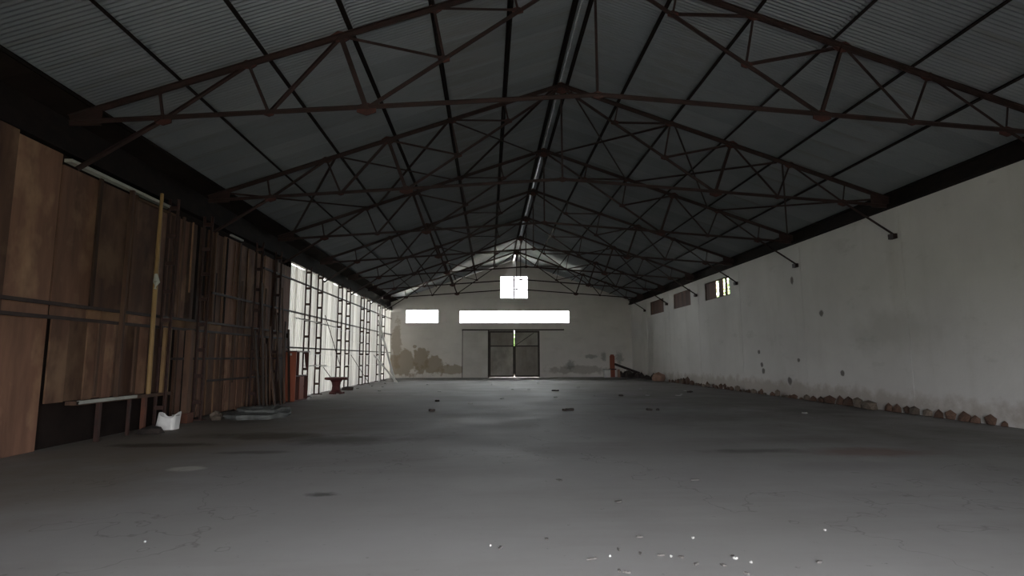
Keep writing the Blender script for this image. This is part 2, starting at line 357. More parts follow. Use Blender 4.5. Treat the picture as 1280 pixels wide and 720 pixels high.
PURL = [.17, 1.60, 3.11, 4.61, 6.13, 7.63, 9.12]
ORD = ['beside the ridge', 'first below the ridge', 'second below the ridge', 'third below the ridge', 'fourth below the ridge', 'fifth below the ridge', 'lowest, along the eave']
for s, side in ((-1, 'left'), (1, 'right')):
    for d, w in zip(PURL, ORD):
        x = XR_ + s * d; z = ZR - TAN * d + .098; up = (s * TAN, 0, 1)
        bm = bmesh.new(); bar(bm, (x, YB, z), (x, YE, z), .012, .085, up); bar(bm, (x, YB, z), (x, YE, z), .055, .010, up, .022 * s, .038); bar(bm, (x, YB, z), (x, YE, z), .055, .010, up, -.022 * s, -.038)
        tag(obj('roof_purlin', bm, 'purlin'), 'dark steel purlin under the %s roof slope, %s' % (side, w), 'purlin', 'purlins along the roof')
bm = nb(XL - .1, XL + .10, YB, YE - .002, 5.215, 5.50); box(bm, XL - .14, XL - .01, YB, YE - .002, 5.27, 5.90)
tag(obj('eave_beam', bm, 'purlin'), 'dark eave beam along the top of the left wall', 'beam')
bm = nb(XR - .18, XR - .002, YB, YE - .002, 5.66, 5.76); box(bm, XR - .10, XR - .002, YB, YE - .002, 5.76, 6.02)
tag(obj('eave_beam', bm, 'purlin'), 'dark eave beam along the top of the right wall', 'beam')

for s, d1 in ((-1, 9.66), (1, 9.26)):
    for i in range(9):
        a, b = YB + (YE - YB) * i / 9, YB + (YE - YB) * (i + 1) / 9 - .01
        q = [(XR_ + s * d, ZR + .152 - TAN * d + o) for d, o in ((9.18, -.03), (d1, -.03), (d1, -.05), (9.18, -.05))]
        obj('eave_shade_strip', prism(q, 'Y', a, b), 'dark_board', roof)  # near-black strips added under the sheets to stand for the unlit eave

# ------------------------------------------------------------------ roof trusses
AP = (0, ZR); R = {0: (1.60, 0), 1: (3.07, 0), 2: (4.78, 0), 3: (6.43, 0), 4: (7.98, 0)}
R = {k: (d, ZR - TAN * d) for k, (d, _) in R.items()}
T0, T1, T2, T3 = (0, 6.40), (4.27, 6.06), (6.02, 5.95), (7.88, 5.80)
I1, I2 = (2.87, 7.06), (1.49, 8.06)
PARTS = []                                     # (name, mesh) shared by all trusses, in coordinates relative to the ridge line
def tp(s, n): return (s * n[0], 0, n[1])
def tpart(name, bm, mat): PARTS.append((name, mesh(name, bm, mat)))
def plate(s, n, r, squash=.75, turn=0.0):
    poly = [(s * n[0] + r * math.cos(a + turn), n[1] + r * squash * math.sin(a + turn)) for a in [math.pi * (k + .5) / 3 for k in range(6)]]
    return prism(poly, 'Y', -.012, .012)
for s in (-1, 1):
    end = 9.50 if s < 0 else 9.24
    HE = (end, ZR - TAN * end); TE = (end, 5.72)
    tpart('rafter', tee(tp(s, AP), tp(s, HE), .11, .09), 'truss')
    tpart('tie_beam', tee(tp(s, T0), tp(s, TE), .08, .065), 'truss')
    tpart('inner_tie', tee(tp(s, T1), tp(s, (.1, ZR - .12)), .06, .055), 'truss')
    for a, b, w in ((R[0], I2, .04), (R[1], I2, .045), (R[1], I1, .045), (R[2], I1, .05), (R[2], T1, .085), (R[2], T2, .055), (R[3], T2, .045), (R[3], T3, .05), (R[4], T3, .035)):
        tpart('strut', angle(tp(s, a), tp(s, b), w), 'truss')
    for n, r in ((R[1], .15), (R[2], .19), (R[3], .15), (R[4], .09), (T1, .20), (T2, .10), (T3, .17), (I1, .12), (I2, .12)):
        tpart('gusset_plate', plate(s, n, r, .62, -s * .33 if n in R.values() else 0), 'gusset')
    tpart('heel_plate', prism([(s * (end - .55), HE[1] + .19), (s * (end - .55), 5.68), (s * end, 5.66), (s * end, HE[1])], 'Y', -.01, .01), 'truss')
    foot = (9.30 if s < 0 else 9.28, 4.87)
    tpart('knee_brace', angle(tp(s, T3), tp(s, foot), .06), 'truss')
    if s > 0: tpart('wall_shoe', nb(9.16, 9.298, -.10, .10, 4.78, 4.92), 'truss')
tpart('king_post', angle((0, 0, T0[1]), (0, 0, ZR - .05), .05), 'truss')
tpart('apex_plate', plate(0, (0, ZR - .08), .26, .7), 'gusset'); tpart('gusset_plate', plate(0, T0, .13, .6), 'gusset')
TL = ['nearest to the camera, apex out of view', 'second from the camera', 'third from the camera', 'fourth from the camera', 'third from the far gable wall', 'second from the far gable wall', 'closest to the far gable wall']
for k in range(7):
    e = empty('roof_truss', (XR_, Y0 + BAY * k, 0), 'rust-brown steel roof truss, ' + TL[k], 'roof truss', 'steel roof trusses')
    for n, me in PARTS: link(n, me, e)
# wind bracing in the roof plane between the second and third truss
PN = [(.25, 'upper', 3.03), (3.19, 'middle', 6.05), (6.21, 'lower', 9.0)]
for s, side in ((-1, 'left'), (1, 'right')):
    for da, w, db in PN:
        e = empty('cross_brace', (XR_ + s * (da + db) / 2, Y0 + BAY * 1.5, 6), 'crossed steel wind brace in the %s panel of the %s roof slope' % (w, side), 'brace', 'roof wind braces')
        zz = lambda d: ZR - TAN * d - .03
        for i, (a, b) in enumerate(((da, db), (db, da))):
            obj('brace_rod', angle((XR_ + s * a, Y0 + BAY, zz(a) - .03 * i), (XR_ + s * b, Y0 + 2 * BAY, zz(b) - .03 * i), .045), 'truss', e)

# ------------------------------------------------------------------ far wall: windows, door
def window(name, x0, x1, z0, z1, cols, label, y=YE + .14, fw=.045):
    e = empty(name, ((x0 + x1) / 2, y, z0), label, 'window', kind='structure')
    bm = bmesh.new()
    for a in ((x0, x1, y - .03, y + .03, z0, z0 + fw), (x0, x1, y - .03, y + .03, z1 - fw, z1), (x0, x0 + fw, y - .03, y + .03, z0, z1), (x1 - fw, x1, y - .03, y + .03, z0, z1)): box(bm, *a)
    obj('window_frame', bm, 'frame', e)
    for i in range(cols):
        a = x0 + (x1 - x0) * i / cols; b = x0 + (x1 - x0) * (i + 1) / cols
        if i: obj('mullion', nb(a - .02, a + .02, y - .025, y + .025, z0, z1), 'frame', e)
        obj('pane', nb(a + .02, b - .02, y - .003, y + .003, z0 + .03, z1 - .03), 'glass', e)
    return e
g = window('window_1', *END_HOLES[0], 1, 'bright two-light window high in the far gable')
obj('mullion', nb(1.98, 2.11, YE + .07, YE + .21, 6.17, 7.96), 'frame', g)
window('window_2', *END_HOLES[1], 3, 'short bright window left of the long strip window')
window('window_3', *END_HOLES[2], 9, 'long bright strip window above the double door')

d = empty('door_1', (2.04, YE, 0), 'grey-brown double sheet door under the long window', 'door', kind='structure')
for nm, x0, x1, up_m, lo_m in (('l', .10, 2.025, 'door', 'door_pale'), ('r', 2.06, 3.98, 'door_pale', 'door')):
    bm = bmesh.new()
    for a in ((x0, x0 + .09, 0.005, 3.62), (x1 - .09, x1, .005, 3.62), (x0 + .09, x1 - .09, .005, .15), (x0 + .09, x1 - .09, 2.38, 2.47), (x0 + .09, x1 - .09, 3.48, 3.62)):
        box(bm, a[0], a[1], YE + .06, YE + .13, a[2], a[3])
    leaf = obj('door_leaf', bm, 'door_frame', d)
    obj('door_panel', nb(x0 + .05, x1 - .05, YE + .09, YE + .11, .1, 2.42), lo_m, leaf)
    obj('door_panel', nb(x0 + .05, x1 - .05, YE + .09, YE + .11, 2.42, 3.53), up_m, leaf)
    if nm == 'r':
        obj('brace_strip', bar(bmesh.new(), (x0 + .12, YE + .08, 2.5), (x1 - .4, YE + .08, 3.45), .02, .05), 'door_frame', leaf)
    else: obj('cover_strip', nb(x1 - .02, x1 + .06, YE + .035, YE + .058, .24, 2.4), 'door_frame', leaf); obj('handle', nb(x1 - .07, x1 - .03, YE + .02, YE + .06, 1.0, 1.25), 'door_frame', leaf)
bm = nb(.05, .10, YE + .02, YE + .2, 0, 3.62); box(bm, 3.98, 4.03, YE + .02, YE + .2, 0, 3.62)
obj('door_jamb', bm, 'door_frame', d)
tag(obj('trim_1', nb(-2.05, 5.97, YE - .07, YE - .003, 3.64, 3.74), 'door_frame'), 'dark sliding rail beam above the double door', 'beam', kind='structure')
p = empty('trim_2', (-1, YE, 0), 'plain rendered panel in dark frame left of the double door', 'wall panel', kind='structure')
obj('render_panel', nb(-1.98, -.02, YE - .025, YE - .003, .02, 3.62), 'patch', p)
obj('edge_strip', nb(-2.03, -1.98, YE - .04, YE - .003, 0, 3.64), 'door_frame', p); obj('edge_strip', nb(-.03, .05, YE - .04, YE - .003, 0, 3.64), 'door_frame', p)

# ------------------------------------------------------------------ right wall: boarded windows
SL = {0: [(25.74, 25.78), (26.12, 26.34), (26.58, 27.10), (27.42, 27.80), (27.80, 28.28), (28.28, 28.72)]}
WL = ['boarded window with three daylight gaps, nearest on the right wall', 'boarded reddish window in the middle of the right wall', 'boarded reddish window farthest along the right wall']
for i, (a, b) in enumerate(WINS):
    e = empty('window_%d' % (4 + i), (XR, (a + b) / 2, 4.43), WL[i], 'window', kind='structure')
    bm = bmesh.new()
    for q in ((a, b, 4.43, 4.48), (a, b, 5.29, 5.34), (a, a + .05, 4.48, 5.29), (b - .05, b, 4.48, 5.29)): box(bm, XR + .03, XR + .12, *q)
    obj('window_frame', bm, 'shutter', e)
    sl = SL.get(i) or [(a + .05 + (b - a - .1) * k / 7 + .004, a + .05 + (b - a - .1) * (k + 1) / 7 - .004) for k in range(7)]
    for k, (u, v) in enumerate(sl): obj('board', nb(XR + .06, XR + .085 + .006 * (k % 2), u, v, 4.47, 5.30), 'shutter', e)
    if i == 0:
        for z in (4.60, 4.74, 4.88, 5.02, 5.16): obj('bar', nb(XR + .10, XR + .115, a + .05, b - .05, z - .008, z + .008), 'shutter', e)

# ------------------------------------------------------------------ left wall: white sheets and brown boards
wl = empty('wall_left', (XL, 0, 0), 'left wall of brown boards and pale translucent sheets', 'wall', kind='structure')
def trap_mesh(w=.92, h=5.17):
    bm = bmesh.new(); prof = []; n = 4; pw = w / n
    for i in range(n):
        y = -w / 2 + i * pw
        prof += [(y, 0), (y + pw * .45, 0), (y + pw * .55, .035), (y + pw * .9, .035)]
    prof.append((w / 2, 0))
    rows = [[bm.verts.new((x, y, z)) for y, x in prof] for z in (-0.05, h)]
    for i in range(len(prof) - 1): bm.faces.new((rows[0][i], rows[0][i + 1], rows[1][i + 1], rows[1][i]))
    return mesh('wall_sheet', bm, 'white_sheet')
TM = trap_mesh(); YS = 21.55; nsh = 26; ps = (YE - YS) / nsh
for i in range(nsh): link('wall_sheet', TM, wl, (-.03 + random.uniform(-.004, .012), YS + ps * (i + .5), random.uniform(-.02, .045)))
rnd = random.Random(11)
def boards(y0, y1, z0, z1, wmin, wmax, dx):
    y = y0
    while y < y1 - .05:
        w = min(rnd.uniform(wmin, wmax), y1 - y)
        off = rnd.uniform(-.03, .03) + dx
        obj('wall_board', nb(XL + off, XL + off + .03, y + .006, y + w - .006, z0 + rnd.uniform(-.02, .02), z1 + rnd.uniform(-.03, .03)), 'board', wl)
        y += w
boards(YB, 10.0, .02, 5.2, .9, 1.2, 0)
boards(10.0, YS, 2.52, 5.0, .35, 1.1, 0)
boards(10.0, 13.75, .80, 2.27, .22, .5, .02)
boards(13.75, YS, .03, 2.27, .22, .55, .02)
y = 10.0
while y < YS - .2:
    w = rnd.uniform(.35, .9); obj('strip_board', nb(XL + .01, XL + .03, y, min(y + w, YS) - .02, 2.30, 2.50), 'light_board' if rnd.random() < .45 else 'board', wl); y += w
obj('return_board', nb(XL - .17, XL + .05, YS - .01, YS + .02, 0, 5.24), 'dark_board', wl)
obj('backing_board', nb(XL - .16, XL - .12, YB, YS, 0, 5.26), 'dark_board', wl)
rb = random.Random(4)
for k in range(34):
    y = 13.6 + k * .21 + rb.uniform(-.08, .08); z0, z1 = rb.choice([(2.52, 5.0), (.05, 2.25), (.05, 2.25), (2.52, 3.9), (3.2, 5.0)])
    if y < YS - .1: obj('cover_batten', nb(XL + .052, XL + .052 + rb.uniform(.015, .03), y - rb.uniform(.02, .05), y + rb.uniform(.02, .05), z0, z1), rb.choice(['timber', 'light_board', 'dark_board', 'board']), wl)
for y in (10.9, 12.0, 13.9, 15.6, 17.1, 18.7, 20.1): obj('cover_batten', nb(XL + .06, XL + .10, y - .04, y + .04, 2.5, 5.02), 'timber', wl)
for y in (11.2, 12.35, 13.5, 15.35, 16.2, 17.0, 18.3, 19.6): obj('cover_batten', nb(XL + .06, XL + .10, y - .035, y + .035, .84, 2.26), 'timber', wl)
for z, a, b in ((4.55, 18.9, YE - .05), (3.32, 15.5, YE - .05), (2.50, YB, YS), (2.26, YB, YS), (1.54, 13.5, 21), (1.95, 21, YE - .05), (.95, 15.5, 20)):
    obj('girt_rail', nb(XL + .055, XL + .11, a, b, z - .03, z + .03), 'girt', wl)
obj('top_strip', nb(XL + .02, XL + .16, 10.0, 13.2, 5.04, 5.10), 'pale', wl)
obj('top_strip', nb(XL + .05, XL + .13, 12.0, 13.4, 4.93, 4.97), 'light_board', wl)
obj('top_strip', nb(XL + .05, XL + .11, 16.4, 17.2, 5.10, 5.15), 'pale', wl)

# battened steel columns: pairs in front of the left wall
CP = []; zc0, zc1 = 0.0, 5.26
for x in (XL + .14, XL + .34): CP.append(('column_leg', mesh('column_leg', angle((x - XL - .14, 0, zc0), (x - XL - .14, 0, zc1), .045, .010, (0, 1, 0)), 'column')))
bmb = nb(0, .20, -.03, .03, -.045, .045); MB_ = mesh('batten_plate', bmb, 'column')
MF = mesh('base_plate', nb(-.08, .30, -.12, .12, 0, .03), 'column')
CY = []
for k in range(1, 7): CY += [Y0 + BAY * k - 1.75, Y0 + BAY * k - .12]
NTH = ['first', 'second', 'third', 'fourth', 'fifth', 'sixth', 'seventh', 'eighth', 'ninth', 'tenth', 'eleventh', 'twelfth']
for i, y in enumerate(CY):
    bgd = 'brown boards' if y < YS else 'pale sheets'
    e = empty('battened_column', (XL + .14, y, 0), '%s battened steel column from the camera, before the %s of the left wall' % (NTH[i], bgd), 'column', 'battened columns along the left wall')
    for n, me in CP: link(n, me, e)
    z = .45
    while z < 5.2: link('batten_plate', MB_, e, (0, 0, z)); z += .655
    link('base_plate', MF, e)
# diagonal rods bracing the columns near the floor
for i, (ya, za, yb, zb) in enumerate([(24.9, 1.15, 27.3, .15), (29.8, 1.7, 34.0, .12), (24.9, 3.4, 27.6, 1.1)]):
    tag(obj('brace_rod', tube(bmesh.new(), [(XL + .45, ya, za), (XL + .50, yb, zb)], .016, 6), 'column'), ['thin brace rod sloping down behind the maroon table', 'long thin brace rod sloping to the floor past the farther columns', 'thin brace rod sloping across the pale sheets above the table'][i], 'brace', 'column brace rods')
# conduit and wires
tag(obj('conduit_pipe', tube(bmesh.new(), [(XL + .40, 21.3, 3.05), (XL + .40, 24.2, 3.02), (XL + .40, 27.0, 2.99)], .022, 8), 'white'), 'white conduit pipe running level across the nearest pale sheets', 'pipe')
tag(obj('conduit_pipe', tube(bmesh.new(), [(XL + .40, 22.5, 1.24), (XL + .40, 23.8, 1.24), (XL + .40, 25.6, 1.22)], .018, 8), 'white'), 'short white conduit pipe beside the red cabinet', 'pipe')
def wire(pts, sag, label):
    P = []
    for (a, b) in zip(pts, pts[1:]):
        for k in range(9):
            f = k / 8; p = Vector(a).lerp(Vector(b), f); p.z -= sag * 4 * f * (1 - f); P.append(p)
    Q = [P[0]] + [p for p, q in zip(P[1:], P) if (p - q).length > 1e-4]
    tag(obj('wire', tube(bmesh.new(), Q, .008, 5), 'wire'), label, 'wire', 'wires along the left wall')
x = XL + .39
wire([(x, 27.0, 2.99), (x, 29.7, 3.0), (x, 34.7, 2.95), (x, 39.5, 2.9)], .12, 'thin wire continuing from the conduit pipe to the far wall')
wire([(x, 22.4, 1.78), (x, 24.7, 1.72), (x, 29.7, 1.75), (x, 34.7, 1.72)], .05, 'thin wire strung at head height across the pale sheets')
wire([(x, 24.7, 1.2), (x, 29.7, 1.18), (x, 34.7, 1.15), (x, 39.6, 1.2)], .05, 'thin wire strung low behind the maroon table')
wire([(x, 29.7, 2.42), (x, 34.7, 2.45), (x, 39.6, 2.4)], .06, 'thin wire strung across the farthest pale sheets')
# white poles leaning in the far left corner
for i, (a, b, r) in enumerate([((-7.18, 37.1, 4.0), (-5.9, 36.3, .0), .075), ((-7.2, 35.9, 1.75), (-5.72, 35.95, .0), .065), ((-7.17, 37.5, 4.75), (-7.10, 37.45, .0), .075)]):
    a, b = Vector(a), Vector(b); bm = bmesh.new(); bar(bm, a, b, r * 1.5, r * 2.2, (0, 1, 0))
    tag(obj('white_pole', bm, 'white'), ['tall white pole leaning out from the farthest columns', 'short white pole leaning across the tall one', 'upright white pole between the farthest columns'][i], 'pole', 'white poles in the far left corner')

# ------------------------------------------------------------------ things along the left wall
c0 = Vector((XL + .2, 20.7, 0)); x0, x1, y0, y1 = -7.25, -6.85, 20.5, 21.92
e = empty('cabinet', ((x0 + x1) / 2, (y0 + y1) / 2, 0), 'red-brown wooden cabinet with open front against the left wall', 'cabinet')
obj('side_panel', nb(x0, x1, y0, y0 + .04, .03, 1.76), 'cabinet', e); obj('side_panel', nb(x0, x1, y1 - .04, y1, .03, .90), 'cabinet_dark', e)
obj('top_panel', nb(x0 - .02, x1 + .03, y0 - .03, y1 + .03, 1.76, 1.81), 'cabinet_dark', e)
obj('shelf', nb(x0, x1 - .01, y0 + .04, y1 - .04, .88, .92), 'cabinet_dark', e); obj('plinth', nb(x0 + .02, x1 - .03, y0 + .03, y1 - .03, 0, .05), 'cabinet_dark', e)
obj('divider', nb(x0, x1 - .03, y0 + .40, y0 + .44, .05, 1.76), 'cabinet_dark', e)
obj('back_panel', nb(x0, x0 + .015, y0 + .04, y1 - .04, .05, .9), 'cabinet_dark', e)
dr = obj('door', nb(x1 - .02, x1, y0 + .46, y0 + .95, .06, .87), 'cabinet', e); obj('knob', nb(x1, x1 + .025, y0 + .88, y0 + .91, .5, .53), 'cabinet_dark', dr)
obj('torn_panel', prism([(x1, 1.76), (x1 - .17, 1.76), (x1 - .14, 1.45), (x1 - .10, 1.2), (x1 - .02, 1.08), (x1 - .02, .9), (x1, .9)], 'Y', y1 - .03, y1 - .01), 'cabinet_dark', e)
tag(obj('paper_label', nb(x0 + .12, x0 + .24, y0 - .006, y0 - .001, 1.64, 1.72), 'paper', e), 'white paper slip')
# maroon pedestal table
tx, ty = -6.62, 25.1
e = empty('pedestal_table', (tx, ty, 0), 'low maroon round table on a thick pedestal beside the left wall', 'table')
obj('table_top', lathe(bmesh.new(), (tx, ty, .60), [(.44, 0), (.50, .02), (.50, .09), (.47, .11)], 20), 'redtable', e)
obj('pedestal', lathe(bmesh.new(), (tx, ty, .08), [(.24, 0), (.19, .1), (.17, .26), (.2, .42), (.28, .52)], 14), 'redtable', e)
obj('base', lathe(bmesh.new(), (tx, ty, 0), [(.30, 0), (.30, .06), (.22, .09)], 14), 'redtable', e)
for a in range(3):
    w = a * 2.094 + .5; obj('foot', bar(bmesh.new(), (tx + .1 * math.cos(w), ty + .1 * math.sin(w), .04), (tx + .36 * math.cos(w), ty + .36 * math.sin(w), .04), .07, .078), 'redtable', e)
tag(link('dark_lump', mesh('dark_lump', chunk(.28, .2, .14, 5), 'scrap'), None, (-6.75, 27.6, 0)), 'dark scrap lump on the floor behind the maroon table', 'scrap')
# grey tarpaulin sheets on the floor
def slab(poly, z0, h, mat, seed, wave=.03):
    rn = random.Random(seed); bm = bmesh.new(); cx = sum(p[0] for p in poly) / len(poly); cy = sum(p[1] for p in poly) / len(poly)
    rings = []
    for kz, kr in ((0, .93), (.45, 1.0), (1.0, .98)):
        rings.append([bm.verts.new((cx + (x - cx) * kr, cy + (y - cy) * kr, z0 + h * kz + (rn.uniform(-wave, wave) if kz > 0 else 0))) for x, y in poly])
    mid = [bm.verts.new((cx + (x - cx) * .55, cy + (y - cy) * .55, z0 + h * 1.05 + rn.uniform(-wave, wave))) for x, y in poly]
    rings.append(mid); n = len(poly)
    for a, b in zip(rings, rings[1:]):
        for k in range(n): bm.faces.new((a[k], a[(k + 1) % n], b[(k + 1) % n], b[k]))
    bm.faces.new(rings[0][::-1]); bm.faces.new(mid); return bm
def ringpoly(cx, cy, rx, ry, n, seed, j=.18, rot=0):
    rn = random.Random(seed); out = []
    for k in range(n):
        a = k * 2 * math.pi / n; r = 1 + rn.uniform(-j, j); u, v = rx * r * math.cos(a), ry * r * math.sin(a)
        out.append((cx + u * math.cos(rot) - v * math.sin(rot), cy + u * math.sin(rot) + v * math.cos(rot)))
    return out
e = empty('folded_tarpaulin', (-6.1, 15.4, 0), 'flat grey folded tarpaulin lying on the floor by the boarded wall', 'tarpaulin')
obj('lower_fold', slab(ringpoly(-6.05, 15.4, .78, .80, 18, 3, .12, -.5), 0, .13, 'tarp', 1), 'tarp', e)
obj('upper_fold', slab(ringpoly(-6.0, 15.6, .70, .66, 16, 4, .12, -.5), .14, .09, 'tarp', 2), 'tarp', e)
tag(obj('foam_scrap', slab(ringpoly(-6.75, 16.7, .38, .16, 10, 6), 0, .12, 'paper', 3), 'paper'), 'pale flat scrap behind the grey tarpaulin', 'scrap')
for i, (x, y, s) in enumerate([(-6.98, 14.95, .16), (-6.80, 14.62, .12), (-7.12, 15.35, .15)]):
    tag(link('rubble_lump', mesh('rubble_lump', chunk(s, s * .9, s * .8, 40 + i), 'mortar'), None, (x, y, 0)), ['brown rubble lump at the left end of the tarpaulin', 'small brown rubble lump in front of the tarpaulin corner', 'brown rubble lump between tarpaulin and boarded wall'][i], 'rubble')
# white tub with torn rim
e = empty('white_tub', (-7.02, 12.95, 0), 'dirty white torn plastic tub on the floor by the boarded wall', 'tub')
def tub(cx, cy, w, dpt, h):
    bm = bmesh.new(); rn = random.Random(2); n = 20; rings = []
    for kz, kr, z in ((0, .86, 0), (1, 1, h), (1, .93, h), (0, .8, .05)):
        ring = []
        for k in range(n):
            a = k * 2 * math.pi / n; ca, sa = math.cos(a), math.sin(a); pw = .45
            ring.append(bm.verts.new((cx + math.copysign(abs(ca) ** pw, ca) * w * kr + (-.10 if kz == 0 and ca < 0 else 0), cy + math.copysign(abs(sa) ** pw, sa) * dpt * kr, z + (.06 * math.sin(a * 2 + 1) if kz else 0))))
        rings.append(ring)
    for a, b in zip(rings, rings[1:]):
        for k in range(n): bm.faces.new((a[k], a[(k + 1) % n], b[(k + 1) % n], b[k]))
    bm.faces.new(rings[0][::-1]); bm.faces.new(rings[-1]); return bm
obj('tub_body', tub(-7.02, 12.95, .19, .17, .32), 'white', e); obj('folded_flap', slab(ringpoly(-6.88, 12.9, .07, .09, 8, 8), .29, .03, 'pale', 8, .01), 'pale', e)
# ledge frame beside the tub
e = empty('timber_ledge', (-7.35, 12.2, 0), 'low dark timber ledge on short legs under the boarded wall', 'ledge')
obj('ledge_rail', nb(XL + .06, XL + .30, 10.5, 13.45, .72, .79), 'timber', e)
tag(obj('pale_end', nb(XL + .26, XL + .32, 10.5, 12.15, .74, .80), 'pale', e), 'pale strip')
obj('leg', nb(XL + .22, XL + .27, 12.0, 12.05, 0, .72), 'column', e); obj('leg', nb(XL + .2, XL + .28, 12.5, 12.58, 0, .72), 'redpost', e); obj('leg', nb(XL + .2, XL + .27, 11.1, 11.17, 0, .72), 'column', e)
tag(link('dark_lump', mesh('dark_lump', chunk(.3, .22, .12, 9), 'scrap'), None, (-6.95, 12.15, 0)), 'dark flat scrap on the floor before the timber ledge', 'scrap')
# bamboo pole and loose battens
pts = [(-7.22, 12.42, .80), (-7.24, 12.44, 2.0), (-7.27, 12.47, 3.4), (-7.30, 12.52, 4.5), (-7.32, 12.55, 5.22)]
bm = tube(bmesh.new(), pts, [.048, .045, .05, .04, .035], 8)
e = empty('bamboo_pole', (-7.22, 12.42, .80), 'yellow bamboo pole standing on the ledge before the brown boards', 'pole')
obj('cane', bm, 'bamboo', e); obj('rag_knot', link and chunk(.07, .05, .16, 3) and tube(bmesh.new(), [(-7.24, 12.42, 3.05), (-7.22, 12.42, 3.2), (-7.25, 12.43, 3.38)], [.03, .07, .03], 7), 'pale', e)
tag(obj('wooden_batten', nb(-7.36, -7.29, 13.05, 13.12, .79, 2.24), 'batten'), 'yellowish batten upright on the ledge, right of the bamboo pole', 'batten')
tag(obj('wooden_batten', nb(-7.38, -7.33, 13.3, 13.36, .79, 2.24), 'batten'), 'thin brown batten upright at the right end of the ledge', 'batten')
tag(obj('wooden_batten', bar(bmesh.new(), (-7.3, 11.5, .80), (-7.36, 11.6, 5.0), .08, .06, (0, 1, 0)), 'timber'), 'brown upright batten left of the bamboo pole', 'batten')
e = empty('wooden_post', (-7.36, 14.4, 0), 'stout reddish post with wide foot before the brown boards', 'post')
obj('shaft', nb(-7.42, -7.28, 14.12, 14.26, .2, 2.24), 'timber', e); obj('foot', nb(-7.46, -7.22, 14.06, 14.34, 0, .24), 'redpost', e)
# loose timber lengths leaning beside the cabinet
rn = random.Random(21)
LT = ['dark', 'narrow', 'wide', 'reddish-brown', 'short', 'tall', 'crooked', 'thin', 'slanting']
for i in range(9):
    y = 17.6 + i * .33; h = rn.uniform(2.0, 4.4) if i != 4 else 1.6; w = rn.uniform(.06, .16); foot = rn.uniform(.58, .74)
    bm = bmesh.new(); bar(bm, (XL + foot, y + rn.uniform(-.1, .1), .02), (XL + .47, y + rn.uniform(-.2, .2), h), .035, w, (0, 1, 0))
    tag(obj('timber_length', bm, 'timber'), 'brown timber length leaning on the left wall, %s counting toward the cabinet' % NTH[i], 'timber', 'timber lengths leaning near the cabinet')

# ------------------------------------------------------------------ heap in the far right corner
e = empty('broken_chair', (9.55, 43.3, 0), 'upright red-brown board chair back in the far right corner', 'board')
obj('upright_board', nb(9.42, 9.80, 43.45, 43.52, 0, 1.62), 'cabinet', e); obj('cross_piece', nb(9.3, 9.9, 43.38, 43.45, .55, .65), 'cabinet_dark', e)
obj('top_rail', prism([(9.44, 1.62), (9.50, 1.74), (9.72, 1.74), (9.78, 1.62)], 'Y', 43.45, 43.52), 'cabinet', e)
e = empty('white_box', (9.1, 43.3, 0), 'white square box left of the red-brown board', 'box')
obj('box_body', nb(8.88, 9.34, 42.95, 43.35, 0, .56), 'white', e); obj('box_lid', nb(8.86, 9.36, 42.93, 43.37, .56, .62), 'pale', e)
tag(obj('pink_box', prism([(9.82, 0), (10.06, 0), (10.02, .6), (9.84, .62)], 'Y', 42.75, 42.78), 'orange'), 'small pinkish board leaning right of the red-brown board', 'board')
tag(obj('dark_beam', bar(bmesh.new(), (9.75, 43.2, 1.0), (11.2, 41.6, .35), .12, .16), 'scrap'), 'dark charred beam sloping over the corner heap', 'beam')
rn = random.Random(5)
SPOT = [(10.2, 43.2), (10.75, 43.5), (10.32, 42.4), (10.75, 42.85), (11.02, 42.2), (10.45, 41.85), (11.0, 41.6), (10.95, 41.0), (10.42, 41.15), (11.03, 40.4), (11.0, 39.8), (11.05, 39.2), (11.0, 38.6), (11.06, 38.0), (11.02, 37.4)]
for i, (x, y) in enumerate(SPOT):
    s = .24 if i < 9 else rn.uniform(.15, .22)
    tag(link('scrap_piece', mesh('scrap_piece', chunk(s, s, s * rn.uniform(.9, 1.5), 100 + i, 1, .15), 'scrap'), None, (x, y, 0)), 'dark scrap lump in the heap beneath the charred beam' if i < 9 else 'dark scrap lump trailing from the corner heap along the right wall', 'scrap', 'dark scrap heap in the far right corner' if i < 9 else 'dark scrap trail along the right wall')
tag(link('earth_lump', mesh('earth_lump', chunk(.42, .4, .36, 77, 2, .1), 'orange'), None, (10.85, 35.7, 0)), 'large orange-brown lump before the right wall', 'rubble')
# ------------------------------------------------------------------ broken masonry along the foot of the right wall
rn = random.Random(13); CH = [mesh('rubble_chunk', chunk(1, 1, 1, 200 + i, 1, .24), m) for i, m in enumerate(['brick', 'mortar', 'brick', 'mortar', 'brick', 'brick'])]
y = 34.6; prev = 0
while y > 12.2:
    big = 1.45 if 16.6 < y < 19.6 else 1.3 if 30.5 < y < 34 else .85
    s = rn.uniform(.07, .2) * big; y -= (s + prev) * 1.36; prev = s; c = rn.randrange(6)
    o = link('rubble_chunk', CH[c], None, (XR - s * .75 - .02 - rn.random() ** 3 * .15, y, 0)); o.scale = (s * .62, s * 1.2, s * rn.uniform(.6, 1.35)); o.rotation_euler = (0, 0, rn.uniform(-.2, .2))
    where = 'beyond the large boarded window' if y > 28.8 else 'below the nearest boarded window' if y > 25.5 else 'in the middle of the row' if y > 19.8 else 'in the tallest part of the row' if y > 16.4 else 'nearest to the camera'
    tag(o, '%s masonry chunk at the right wall foot, %s' % ('pale broken' if c in (1, 3) else 'brown broken', where), 'rubble', '%s masonry along the right wall, %s' % ('pale' if c in (1, 3) else 'brown', where))

